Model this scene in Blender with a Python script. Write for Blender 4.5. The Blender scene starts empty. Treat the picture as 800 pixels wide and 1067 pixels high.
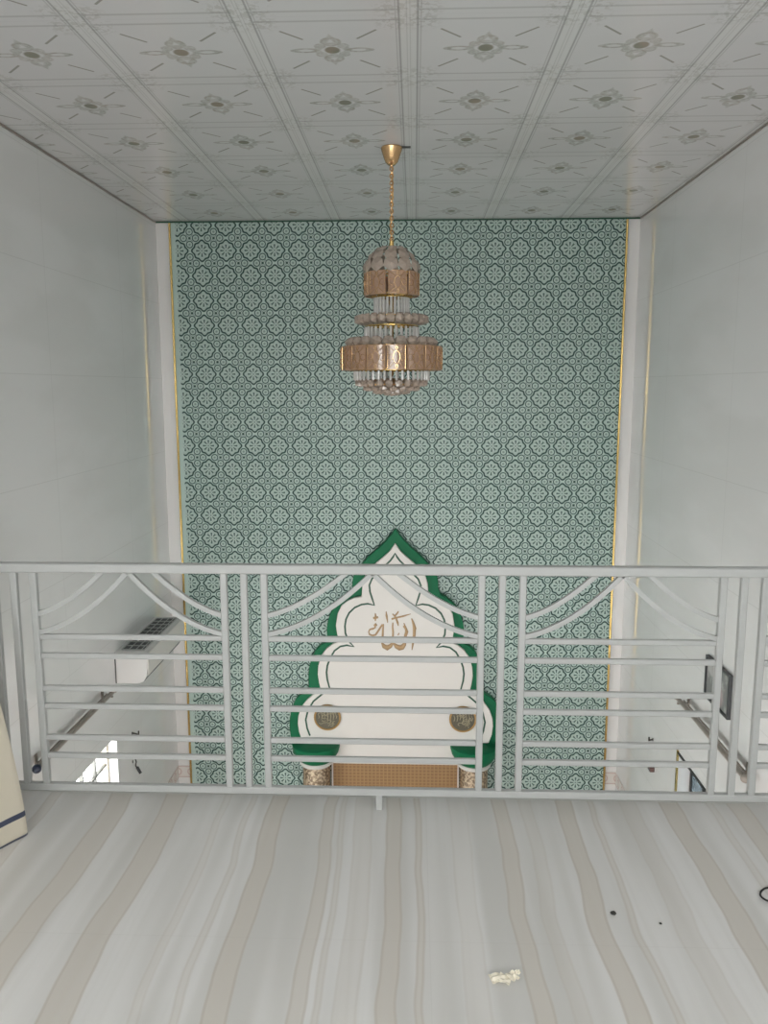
import bpy, math, random
from mathutils import Vector, Matrix
random.seed(7)
PI = math.pi
sc = bpy.context.scene
col = sc.collection

# ------------------------------------------------------------------ node helpers
class X:
    """A shader value socket with arithmetic."""
    nt = None
    def __init__(s, v): s.v = v
    @staticmethod
    def m(op, *a):
        n = X.nt.nodes.new('ShaderNodeMath'); n.operation = op
        for i, q in enumerate(a):
            q = q.v if isinstance(q, X) else q
            if isinstance(q, (int, float)): n.inputs[i].default_value = q
            else: X.nt.links.new(q, n.inputs[i])
        return X(n.outputs[0])
    def __add__(s, o): return X.m('ADD', s, o)
    __radd__ = __add__
    def __sub__(s, o): return X.m('SUBTRACT', s, o)
    def __rsub__(s, o): return X.m('SUBTRACT', o, s)
    def __mul__(s, o): return X.m('MULTIPLY', s, o)
    __rmul__ = __mul__
    def __truediv__(s, o): return X.m('DIVIDE', s, o)
    def fr(s): return X.m('FRACT', s)
    def ab(s): return X.m('ABSOLUTE', s)
    def fl(s): return X.m('FLOOR', s)
    def mn(s, o): return X.m('MINIMUM', s, o)
    def mx(s, o): return X.m('MAXIMUM', s, o)
    def sq(s): return X.m('SQRT', s)
    def sn(s): return X.m('SINE', s)
    def step(s, a, b):
        """1 below a falling to 0 above b (smooth); swapped order rises."""
        n = X.nt.nodes.new('ShaderNodeMapRange'); n.interpolation_type = 'SMOOTHSTEP'
        X.nt.links.new(s.v, n.inputs[0])
        if a <= b: lo, hi, t0, t1 = a, b, 1, 0
        else: lo, hi, t0, t1 = b, a, 0, 1
        for i, q in ((1, lo), (2, hi), (3, t0), (4, t1)): n.inputs[i].default_value = q
        return X(n.outputs[0])

def hyp(a, b): return (a*a + b*b).sq()

def new_mat(name):
    m = bpy.data.materials.new(name); m.use_nodes = True
    nt = m.node_tree; X.nt = nt
    b = nt.nodes['Principled BSDF']
    return m, nt, b

def xyz(nt):
    tc = nt.nodes.new('ShaderNodeTexCoord')
    s = nt.nodes.new('ShaderNodeSeparateXYZ'); nt.links.new(tc.outputs['Object'], s.inputs[0])
    return tc, X(s.outputs[0]), X(s.outputs[1]), X(s.outputs[2])

def noise(nt, vec, scale, detail=2, stretch=None, rough=.5):
    n = nt.nodes.new('ShaderNodeTexNoise'); n.inputs['Scale'].default_value = scale
    n.inputs['Detail'].default_value = detail; n.inputs['Roughness'].default_value = rough
    if stretch:
        mp = nt.nodes.new('ShaderNodeMapping'); mp.inputs['Scale'].default_value = stretch
        nt.links.new(vec, mp.inputs['Vector']); vec = mp.outputs[0]
    nt.links.new(vec, n.inputs['Vector'])
    return X(n.outputs['Fac'])

def mixc(nt, fac, a, b):
    n = nt.nodes.new('ShaderNodeMix'); n.data_type = 'RGBA'
    fac = fac.v if isinstance(fac, X) else fac
    if isinstance(fac, (int, float)): n.inputs[0].default_value = fac
    else: nt.links.new(fac, n.inputs[0])
    for i, q in ((6, a), (7, b)):
        if isinstance(q, tuple): n.inputs[i].default_value = q + (1,)
        else: nt.links.new(q, n.inputs[i])
    return n.outputs[2]

def bump(nt, b, h, strength=.2, dist=.01):
    n = nt.nodes.new('ShaderNodeBump'); n.inputs['Strength'].default_value = strength
    n.inputs['Distance'].default_value = dist
    nt.links.new(h.v, n.inputs['Height']); nt.links.new(n.outputs[0], b.inputs['Normal'])

def plain(name, c, rough=.5, metal=0, var=.06, scale=30, coat=0):
    m, nt, b = new_mat(name)
    tc, x, y, z = xyz(nt)
    f = noise(nt, tc.outputs['Object'], scale, 3)
    lo = tuple(max(0, q*(1-var)) for q in c); hi = tuple(min(1, q*(1+var)) for q in c)
    nt.links.new(mixc(nt, f, lo, hi), b.inputs['Base Color'])
    b.inputs['Roughness'].default_value = rough; b.inputs['Metallic'].default_value = metal
    b.inputs['Coat Weight'].default_value = coat
    return m

# ------------------------------------------------------------------ materials
M = {}
M['rail'] = plain('rail_paint', (.44, .445, .44), .38, 0, .03, 40)
M['gold'] = plain('gold_trim', (.62, .44, .16), .25, .9, .08, 60)
M['gold_dark'] = plain('antique_gold', (.42, .27, .11), .35, .8, .2, 90)
M['green'] = plain('green_paint', (.006, .135, .058), .5, 0, .08, 20)
M['green'].node_tree.nodes['Principled BSDF'].inputs['Specular IOR Level'].default_value = .2
M['dark_green'] = plain('dark_green_groove', (.015, .075, .045), .5)
M['white'] = plain('white_paint', (.66, .64, .61), .4, 0, .02, 10)
M['white_plastic'] = plain('white_plastic', (.68, .67, .66), .35, 0, .02, 10)
M['grey_plastic'] = plain('grey_plastic', (.45, .46, .45), .4)
M['dark'] = plain('dark_plastic', (.035, .037, .04), .4)
M['dark_metal'] = plain('dark_metal', (.05, .05, .048), .35, .7)
M['copper'] = plain('copper_gold', (.66, .43, .22), .22, .9, .08, 60)
M['olive'] = plain('olive_disc', (.11, .10, .07), .5, .2, .3, 80)
M['pale_script'] = plain('pale_gold_script', (.34, .31, .21), .4, .3)
M['grille'] = plain('grey_grille', (.12, .12, .11), .5)
M['rod'] = plain('brown_rod', (.29, .255, .225), .35, .2)
M['cap'] = plain('navy_cap', (.015, .022, .045), .35)
M['script'] = plain('gold_script', (.33, .215, .105), .4, .2, .15, 60)
M['slab'] = plain('balcony_edge', (.55, .55, .53), .4)
M['carpet'] = plain('hall_carpet', (.34, .22, .17), .9, 0, .15, 40)
M['cream_frame'] = plain('cream_frame', (.66, .60, .48), .5)
M['paper'] = plain('cream_foil', (.95, .86, .72), .25, .1, .1, 90)
M['crumb'] = plain('crumb', (.03, .03, .025), .8)

def side_wall_mat():
    m, nt, b = new_mat('glossy_white_wall_tile')
    tc, x, y, z = xyz(nt)
    fy = ((y+.13)/1.2).fr(); fz = ((z-.42)/.6).fr()
    dy = fy.mn(1-fy)*1.2; dz = fz.mn(1-fz)*.6
    j = dy.mn(dz).step(.0008, .003)
    v = noise(nt, tc.outputs['Object'], 1.6, 4, (1, .5, 1.6))
    c = mixc(nt, v.step(.62, .4), (.69, .69, .685), (.73, .73, .73))
    c = mixc(nt, j*.28, c, (.38, .38, .36))
    nt.links.new(c, b.inputs['Base Color'])
    b.inputs['Roughness'].default_value = .07
    w = noise(nt, tc.outputs['Object'], 1.2, 1)
    bump(nt, b, w - j*.02, .05, .03)
    return m
M['side'] = side_wall_mat()

def back_wall_mat():
    m, nt, b = new_mat('glossy_white_pilaster_tile')
    tc, x, y, z = xyz(nt)
    v = noise(nt, tc.outputs['Object'], 2.0, 3)
    nt.links.new(mixc(nt, v, (.70, .69, .68), (.74, .73, .72)), b.inputs['Base Color'])
    b.inputs['Roughness'].default_value = .2
    return m
M['pilaster'] = back_wall_mat()

def green_tile_mat():
    m, nt, b = new_mat('green_medallion_tile')
    tc, x, y, z = xyz(nt)
    P = .1955
    a = ((x+.145)/P+.5).fr()-.5
    c = ((z-1.067)/P+.5).fr()-.5
    r = hyp(a, c)+.0001
    a2, c2 = a*a, c*c
    d = a2-c2; r4 = (a2+c2)*(a2+c2)+.00001
    c4 = (d*d - 4*a2*c2)/r4
    c8 = 2*c4*c4-1
    R = c4*.022+c8*.026+.335
    dd = r-R
    line1 = (dd-.034).ab().step(.024, .046)
    line0 = (dd+.05).ab().step(.004, .02)*.28
    inside = dd.step(-.02, .0)
    # eight petals
    pet = c8.step(.6, -.25)*(r-.145).ab().step(.080, .112)
    hub = r.step(.03, .045)*.5
    qa = .5-a.ab(); qb = .5-c.ab()
    l1 = hyp(qa, qb-.250); l2 = hyp(qa-.250, qb)
    lp = l1.mn(l2)
    loop = (lp-.128).ab().step(.010, .028)
    curl = lp.step(.035, .06)*.5
    dia = (qa+qb).step(.045, .075)
    leaf = (qa-qb).ab().step(.010, .028)*(qa+qb).step(.27, .29)*.6
    dark = line1.mx(line0).mx(pet*.85).mx(hub)
    dark2 = loop.mx(curl).mx(dia).mx(leaf)
    dark = (dark*inside).mx((1-inside)*line1.mx(dark2))
    # margin strip at the left border carries no pattern
    edge = x.step(-1.922, -1.918)
    dark = dark*(1-edge)
    v = noise(nt, tc.outputs['Object'], 9, 3)
    light = mixc(nt, v, (.41, .535, .495), (.48, .60, .56))
    inn = mixc(nt, inside*.15, light, (.49, .59, .54))
    nt.links.new(mixc(nt, dark, inn, (.026, .070, .058)), b.inputs['Base Color'])
    b.inputs['Roughness'].default_value = .3; b.inputs['Specular IOR Level'].default_value = .3
    bump(nt, b, 1-dark, .6, .007)
    return m
M['tiles'] = green_tile_mat()

def ceiling_mat():
    m, nt, b = new_mat('printed_glossy_ceiling_panels')
    tc, x, y, z = xyz(nt)
    U = (x+.0273)/.6; V = (y-3.1365)/.6
    fu, fv = U.fr(), V.fr()
    du = fu.mn(1-fu)*.6; dv = fv.mn(1-fv)*.6
    a = (fu-.5)*.6; c = (fv-.5)*.6
    aa, cc = a.ab(), c.ab()
    nz = noise(nt, tc.outputs['Object'], 60, 3)
    nb = noise(nt, tc.outputs['Object'], 7, 2)
    lines = ((du-.034).ab().step(.0015, .006)).mx((du-.046).ab().step(.001, .004)*.6)
    # border lines, cut where the other band crosses
    lu = lines*.55
    lv = ((dv-.040).ab().step(.001, .011))*.36*du.step(.030, .026)
    seam = dv.step(.0006, .003)*.08
    seamu = (du-.006).ab().step(.0006, .003)*.25
    # medallion
    r = hyp(a, c)
    core = hyp(a, c*.9).step(.024, .036)*.85
    diam = (((aa/.058)+(cc/.125)-1).ab().step(.08, .28)*.4).mx((hyp(a, cc-.078)-.034).ab().step(.003, .011)*.5).mx((hyp(aa-.045, cc-.04)-.018).ab().step(.002, .009)*.4)
    scal = ((r-.062)+((U*0+1)*0)).ab().step(.005, .014)*.35
    arm = (hyp((aa-.105)/2.6, c)-.0165).ab().step(.003, .008)*.5
    tip = hyp(aa-.155, c).step(.008, .014)*.5
    # dashes on the diagonals
    al = (aa+cc)*.7071; ac = (aa-cc).ab()*.7071
    dash = ac.step(.0035, .0065)*(al-.2).ab().step(.052, .058)*.75
    # stippled corners
    cd = .3-aa; ce = .3-cc
    corner = (hyp(cd-.05, ce-.05)).step(.03, .10)*nz.step(.56, .50)*.25
    med = (diam.mx(scal).mx(arm).mx(tip))*(nz.step(.65, .35)*.5+.6)
    ink = core.mx(med).mx(dash).mx(corner)
    v = noise(nt, tc.outputs['Object'], 1.3, 2)
    base = mixc(nt, v, (.63, .63, .64), (.68, .68, .685))
    base = mixc(nt, du.step(.030, .034)*.5, base, (.69, .70, .685))
    tint = mixc(nt, nb.step(.45, .6), (.26, .21, .14), (.17, .17, .11))
    tint = mixc(nt, dash.mx(corner), tint, (.24, .23, .20))
    o = mixc(nt, ink, base, tint)
    o = mixc(nt, lu.mx(lv).mx(seam).mx(seamu), o, (.22, .22, .21))
    nt.links.new(o, b.inputs['Base Color'])
    b.inputs['Roughness'].default_value = .16
    w = noise(nt, tc.outputs['Object'], 5, 1)
    bump(nt, b, w + nz*.03 - lu*.12, .16, .012)
    return m
M['ceiling'] = ceiling_mat()

def marble_mat():
    m, nt, b = new_mat('streaked_marble_floor')
    tc, x, y, z = xyz(nt)
    wob = noise(nt, tc.outputs['Object'], 1.3, 2, (.5, 1, 1))
    wob2 = noise(nt, tc.outputs['Object'], 5, 2, (.6, .5, 1))
    xs = x + (wob-.5)*.10 + (wob2-.5)*.025
    fine = noise(nt, tc.outputs['Object'], 1, 4, (26, .5, 1))
    broad = noise(nt, tc.outputs['Object'], 1, 2, (6, .35, 1))
    c = mixc(nt, broad.step(.62, .40), (.58, .57, .55), (.69, .68, .67))
    c = mixc(nt, fine.step(.70, .45)*.35, c, (.58, .565, .54))
    # long beige bands: centre, half width, strength
    bands = [(-1.62, .035, .8), (-1.37, .02, .5), (-1.11, .040, .85), (-.895, .040, .9), (-.70, .012, .3), (-.60, .010, .4),
             (-.50, .030, .95), (-.295, .020, .75), (-.245, .008, .4), (-.17, .03, .3), (-.063, .024, .85), (.022, .009, .7), (.17, .03, .25),
             (.327, .024, .9), (.42, .02, .3), (.556, .028, .95), (.657, .009, .55), (.80, .03, .3), (.953, .032, .9),
             (1.10, .012, .35), (1.20, .034, .8), (1.40, .02, .5), (1.60, .035, .8)]
    tot = None; edge_ = None
    for xc, w, s in bands:
        k = (xs-(xc)).ab().step(w*.8, w*1.25)*s
        tot = k if tot is None else tot.mx(k)
        q = ((xs-xc).ab()-w).ab().step(.001, .006)*(s*.55)
        edge_ = q if edge_ is None else edge_.mx(q)
    e = noise(nt, tc.outputs['Object'], 1, 3, (60, .8, 1))
    tot = tot*(e*.5+.72)
    c = mixc(nt, tot, c, (.585, .55, .505))
    c = mixc(nt, edge_, c, (.47, .42, .365))
    # slab joints
    fx = ((x-.05)/1.2).fr(); fy = ((y-.9)/1.2).fr()
    j = (fx.mn(1-fx)).mn(fy.mn(1-fy)).step(.0006, .0016)
    c = mixc(nt, j*.12, c, (.4, .38, .35))
    nt.links.new(c, b.inputs['Base Color'])
    b.inputs['Roughness'].default_value = .22
    return m
M['marble'] = marble_mat()

def crystal(name, c, opac, rough=.12):
    m, nt, b = new_mat(name)
    tc, x, y, z = xyz(nt)
    v = noise(nt, tc.outputs['Object'], 40, 3)
    nt.links.new(mixc(nt, v, tuple(q*.8 for q in c), tuple(min(1, q*1.15) for q in c)), b.inputs['Base Color'])
    b.inputs['Roughness'].default_value = rough
    b.inputs['Specular IOR Level'].default_value = .8
    t = nt.nodes.new('ShaderNodeBsdfTransparent'); t.inputs[0].default_value = tuple(min(1, .55+q*.45) for q in c)+(1,)
    ms = nt.nodes.new('ShaderNodeMixShader'); ms.inputs[0].default_value = opac
    nt.links.new(t.outputs[0], ms.inputs[1]); nt.links.new(b.outputs[0], ms.inputs[2])
    nt.links.new(ms.outputs[0], nt.nodes['Material Output'].inputs[0])
    return m
M['crystal'] = crystal('smoky_crystal', (.55, .46, .39), .58)
M['rodglass'] = crystal('clear_glass_rod', (.74, .73, .71), .62)
M['amber'] = crystal('amber_glass', (.52, .34, .24), .6, .05)

def pane_mat(name, tint, gl=.08):
    m, nt, b = new_mat(name)
    tc, x, y, z = xyz(nt)
    v = noise(nt, tc.outputs['Object'], 2, 1)
    t = nt.nodes.new('ShaderNodeBsdfTransparent')
    nt.links.new(mixc(nt, v, tint, tuple(q*.97 for q in tint)), t.inputs[0])
    g = nt.nodes.new('ShaderNodeBsdfGlossy'); g.inputs['Roughness'].default_value = .03
    ms = nt.nodes.new('ShaderNodeMixShader'); ms.inputs[0].default_value = gl
    nt.links.new(t.outputs[0], ms.inputs[1]); nt.links.new(g.outputs[0], ms.inputs[2])
    nt.links.new(ms.outputs[0], nt.nodes['Material Output'].inputs[0])
    return m
M['pane'] = pane_mat('clear_pane', (.95, .96, .95))
M['blue_pane'] = pane_mat('blue_tinted_pane', (.19, .215, .225))

def gold_pattern():
    m, nt, b = new_mat('woven_gold_niche')
    tc, x, y, z = xyz(nt)
    fx = (x/.034).fr()-.5; fz = (z/.030).fr()-.5
    a, c = fx.ab(), fz.ab()
    d = (a.mx(c)).step(.42, .30)
    q = (a+c).step(.14, .22)
    v = noise(nt, tc.outputs['Object'], 12, 3)
    base = mixc(nt, v, (.36, .22, .10), (.44, .28, .13))
    c1 = mixc(nt, d*.6, (.26, .15, .065), base)
    nt.links.new(mixc(nt, q*.5, c1, (.24, .13, .055)), b.inputs['Base Color'])
    b.inputs['Roughness'].default_value = .45
    return m
M['niche'] = gold_pattern()

def column_mat():
    m, nt, b = new_mat('carved_gold_column')
    tc, x, y, z = xyz(nt)
    v = noise(nt, tc.outputs['Object'], 45, 4)
    nt.links.new(mixc(nt, v.step(.6, .42), (.17, .12, .075), (.46, .36, .25)), b.inputs['Base Color'])
    b.inputs['Roughness'].default_value = .35; b.inputs['Metallic'].default_value = .3
    bump(nt, b, v, .8, .01)
    return m
M['column'] = column_mat()

def cloth_mat():
    m, nt, b = new_mat('cream_cloth_with_navy_stripe')
    tc, x, y, z = xyz(nt)
    s = (z-.083).ab().step(.009, .011).mx(z.step(.006, .009))
    v = noise(nt, tc.outputs['Object'], 6, 3)
    base = mixc(nt, v, (.56, .52, .41), (.60, .53, .45))
    nt.links.new(mixc(nt, s, base, (.035, .045, .085)), b.inputs['Base Color'])
    b.inputs['Roughness'].default_value = .85
    b.inputs['Sheen Weight'].default_value = .2
    return m
M['cloth'] = cloth_mat()

def picture_mat():
    m, nt, b = new_mat('faded_grey_print')
    tc, x, y, z = xyz(nt)
    v = noise(nt, tc.outputs['Object'], 9, 3)
    c = mixc(nt, v.step(.62, .42), (.20, .205, .20), (.42, .42, .41))
    pk = hyp(y*1.3+.06, z+.05).step(.03, .08)
    nt.links.new(mixc(nt, pk*.7, c, (.36, .27, .28)), b.inputs['Base Color'])
    b.inputs['Roughness'].default_value = .2
    return m
M['print'] = picture_mat()

def border_mat():
    m, nt, b = new_mat('pink_line_border_tile')
    tc, x, y, z = xyz(nt)
    u = ((x+y)/.12).fr()
    e = z.ab()
    l = (e-.048).ab().step(.003, .006).mx((u-.5).ab().step(.02, .05)).mx((hyp(u-.5, z*8)-.25).ab().step(.03, .06))
    nt.links.new(mixc(nt, l*.45, (.66, .63, .60), (.42, .20, .17)), b.inputs['Base Color'])
    b.inputs['Roughness'].default_value = .25
    return m
M['border'] = border_mat()

# ------------------------------------------------------------------ mesh helpers
class MB:
    def __init__(s): s.v = []; s.f = []
    def add(s, v, f):
        o = len(s.v); s.v += [tuple(q) for q in v]; s.f += [tuple(i+o for i in g) for g in f]; return s
    def box(s, x0, x1, y0, y1, z0, z1, ch=0):
        if ch <= 0:
            v = [(x, y, z) for x in (x0, x1) for y in (y0, y1) for z in (z0, z1)]
            return s.add(v, [(0, 1, 3, 2), (4, 6, 7, 5), (0, 4, 5, 1), (2, 3, 7, 6), (0, 2, 6, 4), (1, 5, 7, 3)])
        # chamfered box: three inset faces per corner
        v = []; idx = {}
        for ix, (xa, sx) in enumerate(((x0, 1), (x1, -1))):
            for iy, (ya, sy) in enumerate(((y0, 1), (y1, -1))):
                for iz, (za, sz) in enumerate(((z0, 1), (z1, -1))):
                    for k in range(3):
                        p = [xa+sx*ch, ya+sy*ch, za+sz*ch]; p[k] = (xa, ya, za)[k]
                        idx[(ix, iy, iz, k)] = len(v); v.append(tuple(p))
        f = []
        for k in range(3):
            o = [q for q in range(3) if q != k]
            for e in (0, 1):
                loop = []
                for (p, q) in ((0, 0), (1, 0), (1, 1), (0, 1)):
                    c = [0, 0, 0]; c[k] = e; c[o[0]] = p; c[o[1]] = q
                    loop.append(idx[(c[0], c[1], c[2], k)])
                f.append(tuple(loop))
        for k in range(3):
            o = [q for q in range(3) if q != k]
            for p in (0, 1):
                for q in (0, 1):
                    c = [0, 0, 0]; c[o[0]] = p; c[o[1]] = q
                    d = list(c); d[k] = 1
                    f.append((idx[(*c, o[0])], idx[(*c, o[1])], idx[(*d, o[1])], idx[(*d, o[0])]))
        for ix in (0, 1):
            for iy in (0, 1):
                for iz in (0, 1):
                    f.append(tuple(idx[(ix, iy, iz, k)] for k in range(3)))
        return s.add(v, f)
    def lathe(s, prof, n=32, c=(0, 0, 0), a0=0, a1=2*PI, rf=None):
        full = abs(a1-a0-2*PI) < 1e-6; m = n if full else n+1
        v = []
        for r, z in prof:
            for i in range(m):
                a = a0+(a1-a0)*i/n
                k = rf(a, r, z) if rf else r
                v.append((c[0]+k*math.cos(a), c[1]+k*math.sin(a), c[2]+z))
        f = []
        for j in range(len(prof)-1):
            for i in range(n):
                i2 = (i+1) % m
                f.append((j*m+i, j*m+i2, (j+1)*m+i2, (j+1)*m+i))
        return s.add(v, f)
    def tube(s, pts, r, n=8, closed=False, flat=None):
        P = [Vector(p) for p in pts]; L = len(P); v = []
        R = r if isinstance(r, (list, tuple)) else [r]*L
        up = None
        for i, p in enumerate(P):
            a = P[(i-1) % L] if (closed or i > 0) else p
            b = P[(i+1) % L] if (closed or i < L-1) else p
            t = (b-a).normalized()
            if up is None:
                up = Vector((0, 1, 0)) if abs(t.y) < .9 else Vector((1, 0, 0))
            u = (up-t*up.dot(t)).normalized(); w = t.cross(u); up = u
            for k in range(n):
                an = 2*PI*(k+.5)/n
                ku, kw = (flat if flat else (1, 1))
                v.append(p+u*math.cos(an)*R[i]*ku+w*math.sin(an)*R[i]*kw)
        f = []
        for i in range(L if closed else L-1):
            j = (i+1) % L
            for k in range(n):
                k2 = (k+1) % n
                f.append((i*n+k, i*n+k2, j*n+k2, j*n+k))
        if not closed:
            f.append(tuple(range(n-1, -1, -1))); f.append(tuple((L-1)*n+k for k in range(n)))
        return s.add(v, f)
    def prism(s, poly, y0, y1, bev=0):
        """poly in (x,z), extruded along Y from y0 (front, small y) to y1."""
        n = len(poly)
        v = [(x, y0, z) for x, z in poly]+[(x, y1, z) for x, z in poly]
        f = [tuple(range(n)), tuple(range(2*n-1, n-1, -1))]
        for i in range(n):
            j = (i+1) % n; f.append((i, j, n+j, n+i))
        return s.add(v, f)
    def prof_y(s, poly, y0, y1):
        return s.prism(poly, y0, y1)
    def ico(s, c, r, sub=1, sc3=(1, 1, 1)):
        t = (1+5**.5)/2
        V = [Vector(q).normalized() for q in ((-1, t, 0), (1, t, 0), (-1, -t, 0), (1, -t, 0), (0, -1, t), (0, 1, t), (0, -1, -t), (0, 1, -t), (t, 0, -1), (t, 0, 1), (-t, 0, -1), (-t, 0, 1))]
        F = [(0, 11, 5), (0, 5, 1), (0, 1, 7), (0, 7, 10), (0, 10, 11), (1, 5, 9), (5, 11, 4), (11, 10, 2), (10, 7, 6), (7, 1, 8), (3, 9, 4), (3, 4, 2), (3, 2, 6), (3, 6, 8), (3, 8, 9), (4, 9, 5), (2, 4, 11), (6, 2, 10), (8, 6, 7), (9, 8, 1)]
        for _ in range(sub-1):
            nf = []; cache = {}
            def mid(a, b):
                k = (min(a, b), max(a, b))
                if k not in cache: V.append(((V[a]+V[b])/2).normalized()); cache[k] = len(V)-1
                return cache[k]
            for a, b, d in F:
                x, y, z = mid(a, b), mid(b, d), mid(d, a); nf += [(a, x, z), (b, y, x), (d, z, y), (x, y, z)]
            F = nf
        return s.add([(c[0]+p.x*r*sc3[0], c[1]+p.y*r*sc3[1], c[2]+p.z*r*sc3[2]) for p in V], F)
    def clip_y(s, m):
        s.v = [(a, min(b, m), c) for a, b, c in s.v]; return s
    def build(s, name, mat, parent=None, smooth=False, loc=None, rot=None):
        me = bpy.data.meshes.new(name); me.from_pydata(s.v, [], s.f); me.validate()
        import bmesh
        b = bmesh.new(); b.from_mesh(me); bmesh.ops.recalc_face_normals(b, faces=b.faces); b.to_mesh(me); b.free()
        me.materials.append(M[mat] if isinstance(mat, str) else mat)
        if smooth:
            for p in me.polygons: p.use_smooth = True
            if smooth != 'all':
                try: me.set_sharp_from_angle(angle=math.radians(40))
                except Exception: pass
        o = bpy.data.objects.new(name, me); col.objects.link(o)
        if parent: o.parent = parent
        if loc: o.location = loc
        if rot: o.rotation_euler = rot
        return o

def thing(name, label, cat, loc=(0, 0, 0), group=None, rz=0):
    o = bpy.data.objects.new(name, None); col.objects.link(o)
    o.empty_display_size = .05
    o.location = loc; o.rotation_euler = (0, 0, rz)
    o['label'] = label; o['category'] = cat
    if group: o['group'] = group
    return o
def tag(o, label, cat, group=None, kind=None):
    o['label'] = label; o['category'] = cat
    if group: o['group'] = group
    if kind: o['kind'] = kind
    return o
def struct(o, label=None):
    o['kind'] = 'structure'
    if label: o['label'] = label; o['category'] = label_cat(o.name)
    return o
def label_cat(n):
    return n.split('_')[0].split('.')[0]
def copy_of(o, parent=None):
    c = o.copy(); col.objects.link(c); c.parent = parent; return c

# ------------------------------------------------------------------ room dimensions (metres)
XL, XR = -2.079, 1.768
YB, YF = 6.754, -1.7
ZC, ZH = 2.857, -3.25
T = .2

def wall(name, mat, axis, pos, out, a0, a1, z0, z1, holes):
    """A wall of thickness T standing outward from pos, with openings (a0,a1,z0,z1)."""
    As = sorted({a0, a1, *[h[0] for h in holes], *[h[1] for h in holes]})
    Zs = sorted({z0, z1, *[h[2] for h in holes], *[h[3] for h in holes]})
    def solid(i, j):
        if i < 0 or j < 0 or i >= len(As)-1 or j >= len(Zs)-1: return False
        a, z = (As[i]+As[i+1])/2, (Zs[j]+Zs[j+1])/2
        return not any(h[0] < a < h[1] and h[2] < z < h[3] for h in holes)
    mb = MB()
    def P(a, d, z): return (pos+out*d, a, z) if axis == 'x' else (a, pos+out*d, z)
    for i in range(len(As)-1):
        for j in range(len(Zs)-1):
            if not solid(i, j): continue
            a, b, c, d = As[i], As[i+1], Zs[j], Zs[j+1]
            for dd in (0, T): mb.add([P(a, dd, c), P(b, dd, c), P(b, dd, d), P(a, dd, d)], [(0, 1, 2, 3)])
            for di, dj, q in ((-1, 0, (a, c, a, d)), (1, 0, (b, c, b, d)), (0, -1, (a, c, b, c)), (0, 1, (a, d, b, d))):
                if not solid(i+di, j+dj):
                    mb.add([P(q[0], 0, q[1]), P(q[2], 0, q[3]), P(q[2], T, q[3]), P(q[0], T, q[1])], [(0, 1, 2, 3)])
    me_o = mb.build(name, mat)
    import bmesh
    b = bmesh.new(); b.from_mesh(me_o.data); bmesh.ops.remove_doubles(b, verts=b.verts, dist=1e-5)
    bmesh.ops.recalc_face_normals(b, faces=b.faces); b.to_mesh(me_o.data); b.free()
    return struct(me_o)

WL = (4.10, 5.355, -2.15, -.862)       # left hall window (y0,y1,z0,z1)
WR = (4.00, 5.190, -2.15, -.868)       # right hall window
UL = (.9, 2.3, -2.3, -.9)              # unseen openings below the balcony, added for extra light
wall('wall_left', 'side', 'x', XL, -1, YF, YB, ZH, ZC, [WL, UL])
wall('wall_right', 'side', 'x', XR, 1, YF, YB, ZH, ZC, [WR, UL])
wb = wall('wall_back', 'pilaster', 'y', YB, 1, XL-T, XR+T, ZH, ZC, [])
BW = [(-1.75, -.45, .75, 2.35), (.15, 1.45, .75, 2.35), (-1.0, .7, ZH+.02, -1.0)]
wall('wall_behind', 'side', 'y', YF, -1, XL-T, XR+T, ZH, ZC, BW)
c = MB().box(XL-T, XR+T, YF-T, YB+T, ZC, ZC+.12).build('ceiling', 'ceiling'); struct(c)
# balcony slab and hall floor below
f = MB().box(XL, XR, YF, 2.914, -.16, 0).build('floor', 'marble'); struct(f)
f = MB().box(XL-T, XR+T, YF-T, YB+T, ZH-.1, ZH).build('floor_hall', 'carpet'); struct(f)
f = MB().box(XL, XR, 2.9142, 2.930, -.165, -.002).build('trim_1', 'slab'); struct(f)

# back wall: tiled panel and gold strips
MB().box(-1.955, 1.655, YB-.012, YB-.0002, ZH, ZC-.001).build('tile_panel', 'tiles', wb)
struct(MB().box(-1.972, -1.955, YB-.022, YB-.0003, ZH, ZC-.001, .003).build('trim_2', 'gold'))
struct(MB().box(1.655, 1.672, YB-.022, YB-.0003, ZH, ZC-.001, .003).build('trim_3', 'gold'))
# thin dark gap line under the ceiling edge along the walls
struct(MB().box(XL, XL+.008, YF, YB-.02, ZC-.010, ZC).build('trim_4', 'rod'))
struct(MB().box(XR-.008, XR, YF, YB-.02, ZC-.010, ZC).build('trim_5', 'rod'))
struct(MB().box(XL+.009, XR-.009, YB-.026, YB-.0225, ZC-.012, ZC).build('trim_6', 'dark_green'))
# low border tiles with pink line ornament
def border(name, x0, x1, y0, y1):
    o = MB().box(x0-(x0+x1)/2, x1-(x0+x1)/2, y0-(y0+y1)/2, y1-(y0+y1)/2, -.056, .056).build(name, 'border')
    o.location = ((x0+x1)/2, (y0+y1)/2, -1.825); struct(o)
border('trim_7', XL+.001, -1.973, YB-.006, YB-.0002)
border('trim_8', 1.673, XR-.001, YB-.006, YB-.0002)
border('trim_9', XL, XL+.004, 6.42, YB-.007)
border('trim_10', XR-.004, XR, 6.42, YB-.007)

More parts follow.
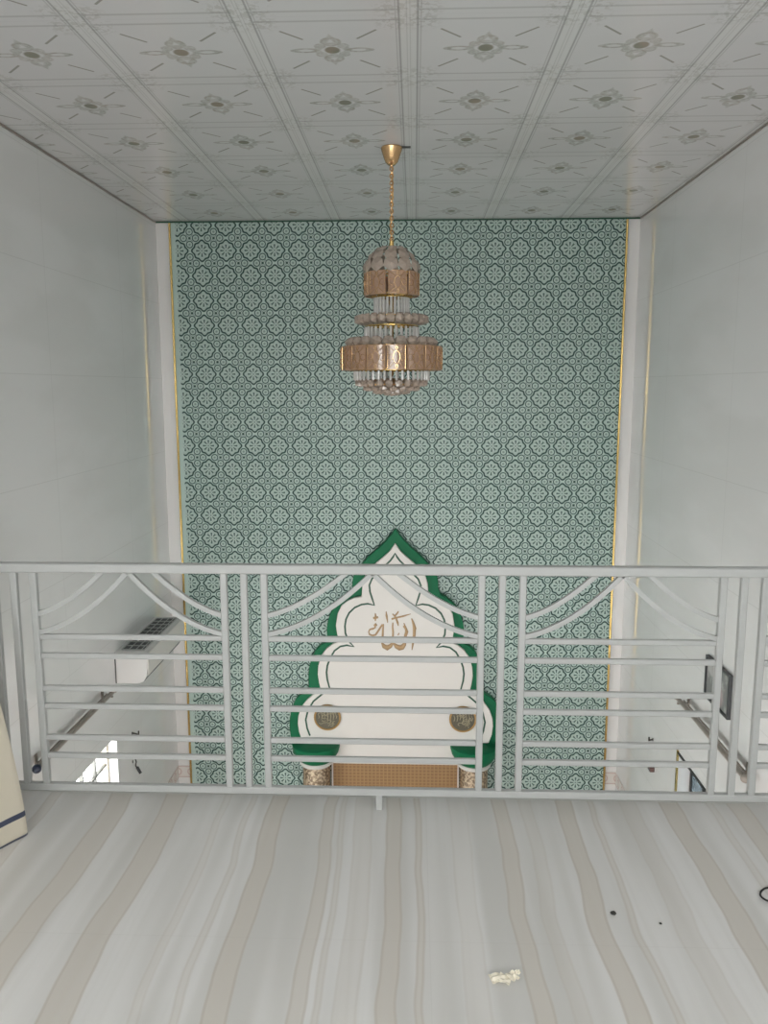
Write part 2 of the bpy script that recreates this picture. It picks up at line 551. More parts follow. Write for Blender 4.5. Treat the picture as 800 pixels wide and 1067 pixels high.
# ------------------------------------------------------------------ windows
def side_window(name, W, x, s, frame, gmat, pane, nv, nz, fd=.018, gd=.012):
    """s = +1 when outward is -x (left wall), -1 for the right wall."""
    y0, y1, z0, z1 = W
    xf = x-s*.085
    r = bpy.data.objects.new(name, None); col.objects.link(r); r.location = (xf, (y0+y1)/2, z0); r['kind'] = 'structure'
    yc = (y0+y1)/2
    mb = MB(); w = .022
    for a, b in ((y0, y0+w), (y1-w, y1)): mb.box(-fd, fd, a-yc, b-yc, 0, z1-z0)
    mb.box(-fd, fd, y0-yc, y1-yc, 0, w); mb.box(-fd, fd, y0-yc, y1-yc, z1-z0-w, z1-z0)
    mb.build('window_frame', frame, r)
    mb = MB()
    for i in range(1, nv):
        a = y0+(y1-y0)*i/nv-yc; mb.box(-gd, gd, a-.009, a+.009, w, z1-z0-w)
    for i in range(1, nz):
        a = (z1-z0)*i/nz; mb.box(-gd*.9, gd*.9, y0-yc+w, y1-yc-w, a-.008, a+.008)
    mb.build('window_grille', gmat, r)
    MB().box(-(fd+.004)*s-.002, -(fd+.004)*s+.002, y0-yc, y1-yc, 0, z1-z0).build('window_pane', pane, r)
    return r
side_window('window_1', WL, XL, 1, 'cream_frame', 'grille', 'pane', 6, 6)
side_window('window_2', WR, XR, -1, 'dark_metal', 'dark_metal', 'blue_pane', 5, 1, .006, .006)
# gold architrave and dark head line of the right window
def architrave(name, W, x, s, mat, w=.022):
    y0, y1, z0, z1 = W
    mb = MB()
    xa, xb = sorted((x, x-s*.010))
    mb.box(xa, xb, y1, y1+w, z0-w, z1+w); mb.box(xa, xb, y0-w, y0, z0-w, z1+w)
    mb.box(xa, xb, y0-w, y1+w, z0-w, z0)
    return struct(mb.build(name, mat))
architrave('trim_11', WR, XR, 1, 'gold')
struct(MB().box(XR-.008, XR, WR[0], WR[1], WR[3], WR[3]+.014).build('trim_12', 'dark_metal'))
def plain_window(name, axis, W, pos):
    a0, a1, z0, z1 = W; mb = MB(); ac = (a0+a1)/2; w = .045
    r = bpy.data.objects.new(name, None); col.objects.link(r); r['kind'] = 'structure'
    r.location = (pos, ac, z0) if axis == 'x' else (ac, pos, z0)
    def bx(m, a, b, c, d, t):
        if axis == 'x': m.box(-t, t, a, b, c, d)
        else: m.box(a, b, -t, t, c, d)
    h = (a1-a0)/2
    for a, b, c, d in ((-h, -h+w, 0, z1-z0), (h-w, h, 0, z1-z0), (-h, h, 0, w), (-h, h, z1-z0-w, z1-z0), (-.02, .02, 0, z1-z0)): bx(mb, a, b, c, d, .03)
    mb.build('window_frame', 'white_plastic', r)
    p = MB(); bx(p, -h+w, h-w, w, z1-z0-w, .003); p.build('window_pane', 'pane', r)
plain_window('window_3', 'y', BW[0], YF-.1)
plain_window('window_4', 'y', BW[1], YF-.1)
plain_window('added_window_5', 'x', UL, XL-.1)  # this pair under the balcony is unseen, added to brighten the hall
plain_window('added_window_6', 'x', UL, XR+.1)
plain_window('added_door_1', 'y', BW[2], YF-.1)  # unseen lower opening, added to let in more daylight

# ------------------------------------------------------------------ balcony railing
YR = 2.828
rail = thing('balcony_railing', 'pale grey painted metal railing across the balcony edge with draped arc tops', 'railing', (0, YR, 0))
MB().box(XL+.004, XR-.004, -.020, .020, .893, .926, .004).build('top_rail', 'rail', rail)
MB().box(XL+.004, XR-.004, -.013, .013, .057, .084, .003).build('bottom_rail', 'rail', rail)
cen = [-1.442, -.606, .314, 1.155]; off = .0725
for cx in cen:
    for k in (-1, 0, 1):
        MB().box(cx+k*off-.012, cx+k*off+.012, -.012, .012, .083, .894, .003).build('upright', 'rail', rail)
spans = [(XL+.004, cen[0]-off-.012)]
for i in range(3): spans.append((cen[i]+off+.012, cen[i+1]-off-.012))
spans.append((cen[3]+off+.012, XR-.004))
def bez(p0, p1, p2, n=14):
    return [tuple((1-t)**2*a+2*t*(1-t)*b+t*t*c for a, b, c in zip(p0, p1, p2)) for t in [i/n for i in range(n+1)]]
for i, (a, b) in enumerate(spans):
    for z in (.652, .580, .456, .387, .265, .194):
        MB().box(a-.001, b+.001, -.009, .009, z-.010, z+.010, .003).build('cross_bar', 'rail', rail)
    # draped arcs: a peak under the top rail falling to both sides
    m = (a+b)/2; hw = (b-a)/2
    if i == 0: m = b-.345; hw = .345
    if i == 4: m = a+.345; hw = .345
    for s in (-1, 1):
        if (i == 0 and s < 0) or (i == 4 and s > 0): lim = (XL if s < 0 else XR)
        else: lim = None
        for st, p0, p1, p2 in ((0, 0, (.50, .705), .668), (1, .095/.33*.33, (.67, .766), .738)):
            x0 = m+s*(0 if st == 0 else .092)
            P0 = (x0, 0, .897); P1 = (m+s*hw*p1[0], 0, p1[1]); P2 = (m+s*(hw+.004), 0, p2)
            pts = bez(P0, P1, P2)
            if lim is not None: pts = [q for q in pts if (q[0] > lim+.012 if s < 0 else q[0] < lim-.012)]
            if len(pts) > 2: MB().tube(pts, .0125, 4, flat=(1, .95)).build('drape_arc', 'rail', rail)
for x in (-1.95, -.124, 1.62):
    MB().box(x-.012, x+.012, -.011, .011, .0, .058, .002).build('foot', 'rail', rail)

# ------------------------------------------------------------------ mihrab
XC = -.153
OUT = [(0.0, .388), (.026, .347), (.067, .298), (.134, .229), (.201, .17), (.262, .106), (.315, .044), (.347, -.011), (.36, -.068), (.360, -.118), (.382, -.168), (.426, -.193), (.471, -.231), (.512, -.274), (.545, -.332), (.57, -.407), (.581, -.483), (.576, -.534), (.590, -.596), (.627, -.613), (.664, -.649), (.702, -.713), (.728, -.79), (.741, -.868), (.742, -.945), (.740, -.997), (.769, -1.038), (.812, -1.062), (.852, -1.102), (.888, -1.181), (.908, -1.272), (.912, -1.351), (.905, -1.443), (.89, -1.536), (.885, -1.60)]
WH = [(0.0, .274), (.018, .245), (.049, .201), (.097, .157), (.152, .11), (.209, .053), (.253, -.008), (.272, -.07), (.276, -.132), (.280, -.182), (.338, -.192), (.399, -.22), (.448, -.262), (.482, -.332), (.498, -.433), (.487, -.513), (.468, -.571), (.524, -.594), (.578, -.635), (.623, -.699), (.651, -.788), (.657, -.865), (.646, -.942), (.632, -1.002), (.689, -1.037), (.752, -1.093), (.803, -1.163), (.829, -1.241), (.835, -1.307), (.826, -1.385), (.800, -1.46), (.52, -1.47), (.52, -1.605)]
INN = [(0.0, .188), (.016, .159), (.041, .125), (.084, .083), (.144, .022), (.192, -.028), (.214, -.082), (.209, -.139), (.192, -.195), (.173, -.254), (.229, -.242), (.282, -.25), (.337, -.276), (.384, -.321), (.411, -.376), (.421, -.438), (.417, -.501), (.388, -.571), (.347, -.616), (.405, -.604), (.461, -.615), (.511, -.653), (.548, -.717), (.573, -.785), (.581, -.844), (.575, -.908), (.556, -.985), (.625, -1.042), (.695, -1.102), (.743, -1.18), (.765, -1.271), (.753, -1.349), (.73, -1.414)]
mh = thing('mihrab', 'green and white tiered lobed mihrab arch with gold script on the tiled end wall', 'mihrab', (XC, YB-.0142, ZH))
def loc(p, dz=-ZH): return (p[0], p[1]+dz)
def sym(prof): return [loc((-a, b)) for a, b in prof[::-1]]+[loc(p) for p in prof[1:]]
def slab(prof, y0, y1, name, mat):
    poly = sym(prof)
    o = MB().prism(poly, y0, y1).build(name, mat, mh)
    bv = o.modifiers.new('bevel', 'BEVEL'); bv.width = .007; bv.segments = 2; bv.limit_method = 'ANGLE'; bv.angle_limit = math.radians(60)
    return o
slab(OUT, -.085, 0, 'green_backboard', 'green')
slab(WH, -.120, -.086, 'white_arch', 'white')
# groove line (open at the bottom)
pl = [(a, -.1205, b-ZH) for a, b in INN]
full = [(-a, y, z) for a, y, z in pl[::-1]]+pl[1:]
g = MB(); hw = .0075
vs = []
for i, p in enumerate(full):
    a = Vector(full[max(0, i-1)]); b = Vector(full[min(len(full)-1, i+1)]); t = (b-a).normalized()
    n = Vector((-t.z, 0, t.x))
    for q, yy in ((-hw, -.1225), (hw, -.1225), (hw, -.1195), (-hw, -.1195)): vs.append((p[0]+n.x*q, yy, p[2]+n.z*q))
fs = []
for i in range(len(full)-1):
    for k in range(4): fs.append((i*4+k, i*4+(k+1) % 4, i*4+4+(k+1) % 4, i*4+4+k))
g.add(vs, fs).build('groove_line', 'dark_green', mh)
# inner raised lobes: bottom ledge, niche panel, columns
MB().box(-.545, .545, -.118, 0, -1.665-ZH, -1.606-ZH, .004).build('ledge', 'white', mh)
MB().box(-.56, .56, -.035, 0, 0, -1.666-ZH).build('niche_panel', 'niche', mh)
for s in (-1, 1):
    MB().box(s*.548-.006, s*.548+.006, -.05, -.034, 0, -1.667-ZH).build('niche_edge', 'white', mh)
    c3 = MB().lathe([(.0, 0), (.125, 0), (.13, .05), (.118, .09), (.118, -1.70-ZH), (.10, -1.665-ZH), (0, -1.665-ZH)], 32, (s*.678, -.118, 0)).clip_y(-.001).build('column', 'column', mh, True)
    MB().lathe([(.0, -1.668-ZH), (.13, -1.664-ZH), (.142, -1.652-ZH), (.142, -1.640-ZH), (.13, -1.628-ZH), (0, -1.626-ZH)], 32, (s*.678, -.118, 0)).clip_y(-.001).build('collar', 'white', c3, True)
    MB().lathe([(0, -1.625-ZH), (.135, -1.625-ZH), (.165, -1.595-ZH), (.192, -1.55-ZH), (.204, -1.505-ZH), (.205, -1.478-ZH), (.195, -1.470-ZH), (0, -1.470-ZH)], 40, (s*.678, -.118, 0)).clip_y(-.001).build('capital', 'green', c3, True)
    # calligraphy roundel
    md = MB()
    md.lathe([(0, 0), (.105, 0), (.105, .014), (0, .014)], 40)
    o = md.build('medallion', 'olive', mh, True, (s*.577, -.121, -1.243-ZH), (PI/2, 0, 0)); o['label'] = 'dark roundel with gold script'
    MB().tube([(.108*math.cos(2*PI*i/40), .108*math.sin(2*PI*i/40), .01) for i in range(40)], .009, 8, True).build('medallion_rim', 'gold_dark', o, True)
    sm = MB(); rs = random.Random(5+s)
    for k in range(7):
        x0 = -.075+.025*k; h = math.sqrt(max(.0, .088**2-x0*x0))
        sm.tube([(x0, -h*.5*rs.uniform(.1, .9), .017), (x0+.006, h*.2, .017), (x0-.004, h*rs.uniform(.65, .98), .017)], [.003, .0045, .0015], 4)
    for k in range(20):
        ax, ay, rr = rs.uniform(-.06, .06), rs.uniform(-.07, .07), rs.uniform(.012, .026)
        t0 = rs.uniform(0, 6)
        sm.tube([(ax+rr*math.cos(t0+q*.5), ay+rr*.7*math.sin(t0+q*.5), .017) for q in range(8)], .003, 4)
    sm.build('medallion_script', 'pale_script', o)
# the gold calligraphy
STR = [[(-0.015, -0.365), (-0.002, -0.4), (0.009, -0.446), (0.007, -0.512), (-0.002, -0.577), (-0.011, -0.639)], [(0.004, -0.415), (0.025, -0.457)],
 [(-0.079, -0.405), (-0.065, -0.447), (-0.055, -0.48), (-0.066, -0.517), (-0.07, -0.559), (-0.075, -0.592), (-0.093, -0.616), (-0.115, -0.622), (-0.142, -0.608), (-0.17, -0.579)], [(-0.08, -0.43), (-0.058, -0.470)],
 [(-0.171, -0.403), (-0.174, -0.439), (-0.17, -0.485), (-0.171, -0.532), (-0.17, -0.575), (-0.192, -0.606), (-0.219, -0.622), (-0.247, -0.608), (-0.267, -0.576)],
 [(-0.128, -0.500), (-0.120, -0.505)], [(-0.251, -0.416), (-0.255, -0.468), (-0.258, -0.535), (-.264, -.572)],
 [(-0.259, -0.420), (-0.292, -0.473), (-0.316, -0.51), (-0.342, -0.517), (-0.369, -0.506), (-0.374, -0.483), (-0.364, -0.464), (-0.337, -0.457), (-0.314, -0.445)],
 [(-0.321, -0.412), (-0.312, -0.426), (-0.323, -0.436), (-0.328, -0.424)], [(-0.318, -0.324), (-0.316, -0.361), (-.318, -.39)], [(-0.336, -0.366), (-0.294, -0.358)],
 [(-0.228, -0.307), (-0.224, -0.346), (-0.215, -0.404)], [(-0.174, -0.327), (-0.147, -0.359), (-0.132, -0.401), (-0.125, -0.431)],
 [(-0.182, -0.372), (-0.134, -0.359), (-0.08, -0.345), (-0.021, -0.326)], [(-0.125, -0.306), (-0.138, -0.327), (-0.156, -0.345), (-0.174, -0.329)]]
TH = [(.004, .008, .012, .011, .008, .003), (.008, .002), (.003, .008, .012, .011, .010, .014, .019, .020, .016, .004), (.008, .002), (.005, .006, .007, .007, .008, .015, .020, .016, .004),
      (.009, .009), (.005, .007, .008, .004), (.006, .007, .007, .007, .006, .005, .006, .007, .004), (.008, .009, .009, .006), (.004, .008, .004), (.008, .007), (.003, .008, .003), (.004, .006, .008, .003), (.007, .006, .006, .002), (.005, .006, .007, .003)]
k = MB()
for s_, t_ in zip(STR, TH):
    k.tube([(x-XC, -.1215, z-ZH) for x, z in s_], [q*1.25 for q in t_], 8, flat=(.40, 1))
o = k.build('calligraphy', 'script', mh); o['label'] = 'raised gold Arabic calligraphy'

# ------------------------------------------------------------------ chandelier
CX, CY = -.131, 4.754
ch = thing('chandelier', 'three tier crystal chandelier with amber glass panels hanging from the ceiling by a gold chain', 'chandelier', (CX, CY, 1.495))
Z0 = -1.495
def zz(z): return z+Z0
MB().lathe([(.0, zz(2.856)), (.056, zz(2.856)), (.060, zz(2.850)), (.056, zz(2.835)), (.044, zz(2.80)), (.034, zz(2.775)), (.018, zz(2.760)), (.0, zz(2.757))], 32).build('ceiling_cup', 'copper', ch, True)
MB().box(.0, .105, -.012, .012, zz(2.851), zz(2.8565)).build('mounting_strap', 'dark_metal', ch)
cm = MB(); zt, zb, ll = 2.760, 2.33, .026
n = int((zt-zb)/(ll*.72))
for i in range(n+1):
    zc = zt-i*ll*.72
    pts = []
    for q in range(12):
        a = 2*PI*q/12; u, w = .0095*math.cos(a), ll/2*math.sin(a)
        pts.append((u, 0, zz(zc)+w) if i % 2 else (0, u, zz(zc)+w))
    cm.tube(pts, .0034, 5, True)
cm.build('chain', 'copper', ch, True)
MB().tube([(.004, .004, zz(2.76)), (.007, 0, zz(2.6)), (-.004, .004, zz(2.45)), (0, 0, zz(2.33))], .0035, 6).build('supply_cord', 'gold_dark', ch)
MB().lathe([(0, zz(2.36)), (.012, zz(2.355)), (.012, zz(2.05)), (.02, zz(2.03)), (.012, zz(2.0)), (.012, zz(1.95)), (.024, zz(1.93)), (.012, zz(1.90)), (.012, zz(1.62)), (0, zz(1.60))], 16).build('stem', 'gold', ch, True)
# tier plates (gold spoked rings)
def tier_ring(r, z, spokes=6):
    mb = MB(); mb.tube([(r*math.cos(2*PI*i/48), r*math.sin(2*PI*i/48), zz(z)) for i in range(48)], .0032, 6, True)
    for i in range(spokes):
        a = 2*PI*(i+.5)/spokes; mb.tube([(.01*math.cos(a), .01*math.sin(a), zz(z)), (r*math.cos(a), r*math.sin(a), zz(z))], .004, 5)
    mb.build('tier_ring', 'gold', ch, True)
for r, z in ((.132, 2.180), (.132, 2.062), (.095, 2.048), (.18, 1.940), (.15, 1.890), (.262, 1.775), (.262, 1.648), (.212, 1.642)): tier_ring(r, z)
def ring_copy(proto, n, r, z, a0=0, tilt=0):
    """proto is built around the origin facing +x; first placement reuses it."""
    for i in range(n):
        o = proto if i == 0 else copy_of(proto, ch)
        a = 2*PI*i/n+a0
        o.location = (r*math.cos(a), r*math.sin(a), zz(z)); o.rotation_euler = (0, tilt, a)
        if i:
            for cch in proto_children.get(proto.name, []):
                d = cch.copy(); col.objects.link(d); d.parent = o
proto_children = {}
def glass_panel(w, h):
    """amber plate with a cut edge, slightly bowed outwards"""
    mb = MB(); n = 6; t = .006; v = []
    for s in (0, 1):
        for i in range(n+1):
            u = -1+2*i/n
            for z in (-h/2, h/2):
                bow = .010*(1-u*u)
                v.append((bow+(t if s else 0), u*w/2, z))
    f = []; m = 2*(n+1)
    for i in range(n):
        a = 2*i
        f.append((a, a+2, a+3, a+1)); f.append((m+a, m+a+1, m+a+3, m+a+2))
        f.append((a, a+2, m+a+2, m+a)); f.append((a+1, a+3, m+a+3, m+a+1))
    f.append((0, 1, m+1, m)); f.append((2*n, 2*n+1, m+2*n+1, m+2*n))
    mb.add(v, f)
    p = mb.build('glass_panel', 'amber', ch)
    fm = MB()
    def X_(u): return .010*(1-u*u)+t+.001
    def path(pp, r=.0017, closed=False): fm.tube([(X_(u), u*w/2, q*h/2) for u, q in pp], r, 4, closed)
    path([(-.93, -.93), (0, -.93), (.93, -.93), (.93, .93), (0, .93), (-.93, .93)], .0016, True)
    path([(.36*math.cos(a*PI/8), .50*math.sin(a*PI/8)) for a in range(16)], .002, True)
    for sx in (-1, 1):
        path([(sx*.36, 0), (sx*.6, .28), (sx*.9, .15)]); path([(sx*.36, 0), (sx*.6, -.28), (sx*.9, -.15)])
        for sz in (-1, 1): path([(sx*.2, sz*.45), (sx*.5, sz*.6), (sx*.85, sz*.88)])
    for sz in (-1, 1):
        path([(.12*math.cos(a*PI/4), sz*.72+.14*math.sin(a*PI/4)) for a in range(8)], .0024, True)
    g = fm.build('filigree', 'copper', p)
    proto_children[p.name] = [g]
    return p
pz = glass_panel(.104, .134); ring_copy(pz, 16, .275, 1.708, .12)
pz = glass_panel(.105, .128); ring_copy(pz, 8, .140, 2.118, .25)
# petal crystals of the top dome
def petal(w, h):
    mb = MB(); v = [(0, 0, -h/2), (0, -w/2, -h*.15), (.004, -w*.38, h*.3), (.0, 0, h/2), (.004, w*.38, h*.3), (0, w/2, -h*.15), (.014, 0, 0), (-.004, 0, 0)]
    f = []
    for i in range(6):
        j = (i+1) % 6; f += [(i, j, 6), (j, i, 7)]
    return mb.add(v, f).build('crystal_petal', 'crystal', ch)
ring_copy(petal(.085, .085), 12, .150, 2.215, 0, -.25)
ring_copy(petal(.075, .085), 10, .120, 2.268, .3, -.6)
ring_copy(petal(.06, .075), 8, .075, 2.308, .1, -1.1)
# glass rods in hanging skirts
def rod(h, r=.0075):
    return MB().lathe([(0, h/2), (r, h/2-.003), (r, -h/2+.006), (r*.4, -h/2), (0, -h/2)], 8).build('glass_rod', 'rodglass', ch)
ring_copy(rod(.10), 28, .095, 1.998, 0)
ring_copy(rod(.085), 32, .150, 1.842, 0)
ring_copy(rod(.055), 40, .212, 1.612, 0)
# crystal beads
def bead(r, s3=(1, 1, 1)): return MB().ico((0, 0, 0), r, 1, s3).build('crystal_bead', 'crystal', ch)
ring_copy(bead(.033, (.9, .95, .95)), 24, .186, 1.926, 0)
ring_copy(bead(.034, (1.0, 1.1, .9)), 22, .235, 1.800, .1, .5)
ring_copy(bead(.026), 22, .187, 1.572, .1)
ring_copy(bead(.028, (1, 1, .8)), 16, .140, 1.543, .1)
ring_copy(bead(.028, (1, 1, .8)), 10, .085, 1.525, .1)
ring_copy(bead(.026, (1, 1, .8)), 5, .034, 1.517, .1)
MB().lathe([(.015, zz(1.60)), (.075, zz(1.595)), (.14, zz(1.58)), (.18, zz(1.565)), (.176, zz(1.56)), (.13, zz(1.555)), (.02, zz(1.55))], 32).build('bottom_dish', 'gold_dark', ch, True)
MB().ico((0, 0, .012), .013, 2).build('finial', 'crystal', ch)

# ------------------------------------------------------------------ air conditioner on the left wall
ac = thing('air_conditioner', 'white wall-mounted split air conditioner with a dark top intake grille above the left window', 'air conditioner', (XL, 5.85, -.50))
L = .45
prof = [(0, 0), (.16, .0), (.195, .015), (.218, .05), (.228, .11), (.228, .185), (.222, .212), (.205, .222), (0, .222)]
o = MB().prism(prof, -L, L).build('body', 'white_plastic', ac, True)
MB().prism([(.2285, .055), (.233, .07), (.236, .12), (.236, .19), (.231, .214), (.2285, .214)], -L+.004, L-.004).build('front_cover', 'white', ac, True)
MB().prism([(.150, -.006), (.196, .010), (.214, .042), (.208, .044), (.192, .018), (.150, .002)], -L+.03, L-.03).build('air_louver', 'dark', ac)
gr = MB().box(.035, .192, -L+.06, L-.06, .2225, .2245).build('intake_grille', 'dark', ac)
gb = MB()
for i in (0, 1.25, 2.5, 3.5, 4): gb.box(.033+i*.0395-.002, .033+i*.0395+.002, -L+.055, L-.055, .2225, .230)
for i in range(10):
    y = -L+.057+i*(2*L-.114)/9; gb.box(.033, .194, y-.003, y+.003, .2225, .230)
gb.build('grille_bars', 'grey_plastic', gr)
MB().box(.0, .226, -L-.002, -L, .205, .209).build('side_seam', 'grey_plastic', ac)
MB().box(-.0, .006, -L-.004, -L+.004, .0, .222).build('mounting_edge', 'dark', ac)

# ------------------------------------------------------------------ curtain rods
def curtain_rod(label, x, s, y0, y1, z, cap_mat, cap_end):
    r = thing('curtain_rod', label, 'curtain rod', (x, (y0+y1)/2, z), 'double curtain rods above the hall windows')
    h = (y1-y0)/2
    MB().tube([(s*.06, -h, 0), (s*.06, h, 0)], .015, 12).build('rod', 'rod', r, True)
    MB().tube([(s*.022, -h+.03, -.012), (s*.022, h-.03, -.012)], .006, 8).build('inner_rod', 'rod', r, True)
    for y in (-h+.10, h-.06):
        mb = MB(); mb.box(*sorted((0, s*.008)), y-.016, y+.016, -.05, .03, .002); mb.box(*sorted((s*.006, s*.075)), y-.007, y+.007, -.024, -.014)
        mb.build('bracket', 'rod', r)
    e = MB(); e.ico((s*.06, -h-.012, -.0), .026, 2, (1, 1.0, 1)); e.lathe([(.016, -.016), (.02, 0), (.016, .016)], 12, (s*.06, -h, 0))
    q = e.build('finial', cap_mat, r, True)
    e = MB(); e.ico((s*.06, h+.008, 0), .02, 2); e.build('finial', 'rod', r, True)
curtain_rod('brown double curtain rod with black knob, on the left wall below the air conditioner', XL, 1, 4.07, 5.20, -.478, 'cap', 0)
curtain_rod('brown double curtain rod on the right wall below the framed picture', XR, -1, 4.02, 5.12, -.442, 'rod', 0)

# ------------------------------------------------------------------ framed picture on the right wall
pc = thing('framed_picture', 'small dark framed grey picture hung on the right wall above the curtain rod', 'picture', (XR, 4.575, -.16))
fb = MB(); A, B, w = .186, .128, .014
for q in ((-A, -A+w, -B, B), (A-w, A, -B, B), (-A+w, A-w, -B, -B+w), (-A+w, A-w, B-w, B)): fb.box(-.022, -.001, q[0], q[1], q[2], q[3])
fb.build('frame', 'dark', pc)
MB().box(-.012, -.002, -A+w, A-w, -B+w, B-w).build('print', 'print', pc)
MB().tube([(-.012, -.05, B-.002), (-.010, 0, B+.018), (-.012, .05, B-.002)], .002, 5).build('hanging_wire', 'dark_metal', pc)

# ------------------------------------------------------------------ small wall fittings
def hook(label, x, s, y, z, L=.05, drop=.02, big=False, plug=False):
    r = thing('wall_hook', label, 'hook', (x, y, z), 'small dark hooks on the side walls by the end wall')
    MB().box(*sorted((0, s*.005)), -.006, .006, -.010, .010, .001).build('back_plate', 'dark_metal', r)
    pts = [(s*.004, 0, 0), (s*L*.6, 0, -.004), (s*L, -.004, -drop*.4), (s*L*1.05, -.006, drop)] if not plug else \
          [(s*.004, 0, .03), (s*.02, 0, .035), (s*.03, -.004, .0), (s*.022, 0, -.03), (s*.05, -.006, -.065)]
    MB().tube(pts, .006 if not plug else .005, 8).build('hook_arm', 'dark_metal', r, True)
    if plug: MB().tube([(s*.032, 0, -.04), (s*.062, -.012, -.085)], .011, 8).build('grip', 'dark', r, True)
hook('small dark hook on the left wall, the upper one beside the window', XL, 1, 5.66, -.985)
hook('bent dark hook on the left wall, hanging below the small one beside the window', XL, 1, 5.64, -1.20, plug=True)
hook('small dark hook on the right wall, above the brown box', XR, -1, 5.76, -1.02, .03)
bxo = thing('wall_box', 'small brown box fixed on the right wall near the tiled end wall', 'box', (XR, 5.715, -1.225))
MB().box(-.035, 0, -.03, .03, -.018, .018, .004).build('housing', plain('brown_box', (.12, .07, .065), .4), bxo)
MB().box(-.037, -.034, -.022, .022, -.010, .006).build('cover_plate', 'dark', bxo)

# ------------------------------------------------------------------ cream cloth at the left edge
A_ = Vector((-1.343, 2.612)); d1 = Vector((-.47, -.88)); e1 = Vector((-.36, .06))
quad = [A_, A_+d1*.5, A_+d1*.5+e1, A_+e1]; cen_ = sum(quad, Vector((0, 0)))/4
loop = []
for i in range(4):
    p, a, b = quad[i], quad[i-1], quad[(i+1) % 4]
    rr_ = .03
    pa = p+(a-p).normalized()*rr_; pb = p+(b-p).normalized()*rr_
    for q in range(5):
        t = q/4; loop.append((1-t)**2*pa+2*t*(1-t)*p+t*t*pb)
    nb_ = b+(p-b).normalized()*rr_
    for q in range(1, 18): loop.append(pb.lerp(nb_, q/18))
cp = [(1.0, 0), (1.0, .02), (.992, .08), (.965, .18), (.925, .30), (.86, .46), (.79, .62), (.71, .76), (.62, .86), (.45, .905), (.2, .925), (.02, .93)]
vv = []
nL = len(loop)
for k_, z_ in cp:
    for i, p in enumerate(loop):
        d = p-cen_; w_ = 1+.010*math.sin(i*.9+z_*2)+.014*math.sin(i*.37+1)
        q = cen_+d*(k_*w_); vv.append((q.x-cen_.x, q.y-cen_.y, z_))
ff = [(j*nL+i, j*nL+(i+1) % nL, (j+1)*nL+(i+1) % nL, (j+1)*nL+i) for j in range(len(cp)-1) for i in range(nL)]
ff.append(tuple((len(cp)-1)*nL+i for i in range(nL)))
o = MB().add(vv, ff).build('draped_cloth', 'cloth', None, True, (cen_.x, cen_.y, .001))
tag(o, 'cream cloth drape with a navy stripe near its hem, standing beside the railing', 'cloth')
sd = o.modifiers.new('solid', 'SOLIDIFY'); sd.thickness = .006; sd.offset = -1

# ------------------------------------------------------------------ small things on the balcony floor
pts = [(0.60, .03, .10), (.40, .02, .06), (.20, .05, .02), (.06, .045, .0055), (.02, .030, .0055), (.0, .0, .0055), (.008, -.024, .0055), (.035, -.034, .0055), (.10, -.030, .0055), (.30, -.05, .0055), (.55, -.08, .0055)]
sm = []
for i in range(len(pts)-1):
    for q in range(4):
        t = q/4; p0 = Vector(pts[max(0, i-1)]); p1 = Vector(pts[i]); p2 = Vector(pts[i+1]); p3 = Vector(pts[min(len(pts)-1, i+2)])
        sm.append(tuple(.5*((2*p1)+(-p0+p2)*t+(2*p0-5*p1+4*p2-p3)*t*t+(-p0+3*p1-3*p2+p3)*t**3)))
o = MB().tube(sm, .003, 8).build('wire_loop', 'dark_metal', None, True, (1.068, 2.34, 0))
tag(o, 'thin dark bent wire loop lying on the marble floor near the railing', 'wire')

rs = random.Random(3)
pm = MB()
for (cx, cy, a, w, h) in ((-.035, 0, .3, .045, .030), (.0, -.004, -.4, .05, .032), (.032, .012, .6, .04, .028), (.055, .035, .2, .018, .014)):
    n = 5; v = []
    for i in range(n):
        for j in range(n):
            u = (i/(n-1)-.5)*w; q = (j/(n-1)-.5)*h*1.6
            v.append((cx+u*math.cos(a)-q*math.sin(a), cy+u*math.sin(a)+q*math.cos(a), .004+rs.uniform(0, .011)))
    pm.add(v, [(i*n+j, (i+1)*n+j, (i+1)*n+j+1, i*n+j+1) for i in range(n-1) for j in range(n-1)])
o = pm.build('foil_scrap', 'paper', None, False, (.245, 1.955, 0))
o.scale = (.68, .68, .68)
sd = o.modifiers.new('solid', 'SOLIDIFY'); sd.thickness = .0015
tag(o, 'crumpled shiny cream wrapper scrap lying alone on the marble floor', 'wrapper')
def crumb(label, x, y, r, seed):
    q = MB(); q.ico((0, 0, 0), r, 2, (1.2, 1, .7)); rr = random.Random(seed)
    q.v = [(a*rr.uniform(.8, 1.2), b*rr.uniform(.8, 1.2), c*rr.uniform(.85, 1.1)) for a, b, c in q.v]
    tag(q.build('crumb', 'crumb', None, True, (x, y, r*.7)), label, 'crumb', 'dark specks on the marble floor')
crumb('larger black crumb on the floor between two beige streaks', .597, 2.239, .0075, 1)
crumb('tiny dark crumb on the floor to the right of the larger one', .724, 2.199, .0035, 2)

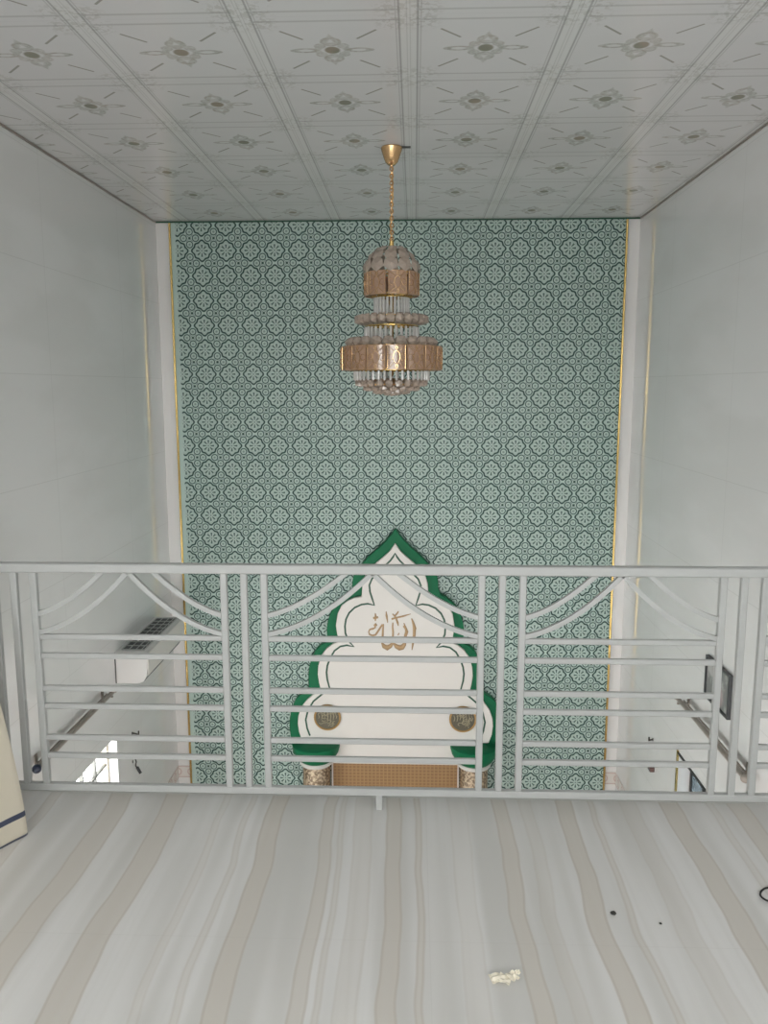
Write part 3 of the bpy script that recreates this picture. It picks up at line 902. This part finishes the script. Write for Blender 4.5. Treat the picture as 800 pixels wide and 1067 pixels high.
# ------------------------------------------------------------------ daylight
w = bpy.data.worlds.new('world'); sc.world = w; w.use_nodes = True
nt = w.node_tree; bg = nt.nodes['Background']
bg.inputs[0].default_value = (1.0, 1.0, 1.0, 1); bg.inputs[1].default_value = 9.0
def portal(name, loc_, rot, sx, sy):
    l = bpy.data.lights.new(name, 'AREA'); l.shape = 'RECTANGLE'; l.size = sx; l.size_y = sy
    l.cycles.is_portal = True
    o = bpy.data.objects.new(name, l); col.objects.link(o); o.location = loc_; o.rotation_euler = rot
for i, W in enumerate(BW):
    portal('daylight_portal', ((W[0]+W[1])/2, YF-T, (W[2]+W[3])/2), (PI/2, 0, 0), W[1]-W[0], W[3]-W[2])
for W, x, s in ((WL, XL-T, 1), (UL, XL-T, 1), (WR, XR+T, -1), (UL, XR+T, -1)):
    portal('daylight_portal', (x, (W[0]+W[1])/2, (W[2]+W[3])/2), (PI/2, 0, -PI/2 if s > 0 else PI/2), W[1]-W[0], W[3]-W[2])

# ------------------------------------------------------------------ camera
f_px, pt, yw, rl = 850.93, .1522, .0369, -.0013
cp_, sp_, cy_, sy_ = math.cos(pt), math.sin(pt), math.cos(yw), math.sin(yw)
F = Vector((-sy_*cp_, cy_*cp_, -sp_)); R = Vector((cy_, sy_, 0)); U = R.cross(F)
Rp = R*math.cos(rl)+U*math.sin(rl); Up = -R*math.sin(rl)+U*math.cos(rl)
cam = bpy.data.cameras.new('camera'); co = bpy.data.objects.new('camera', cam); col.objects.link(co)
m = Matrix((Rp, Up, -F)).transposed().to_4x4(); m.translation = Vector((0, 0, 1.55)); co.matrix_world = m
cam.sensor_fit = 'VERTICAL'; cam.sensor_height = 36; cam.lens = f_px/1067*36; cam.clip_start = .05
sc.camera = co

vs_ = sc.view_settings; vs_.view_transform = 'Standard'; vs_.look = 'None'; vs_.gamma = 1; vs_.use_curve_mapping = False
vs_.exposure = 0.78
cy = sc.cycles; cy.use_denoising = True; cy.max_bounces = 10; cy.diffuse_bounces = 6; cy.glossy_bounces = 5; cy.transparent_max_bounces = 16
cy.caustics_reflective = False; cy.caustics_refractive = False; cy.sample_clamp_indirect = 6
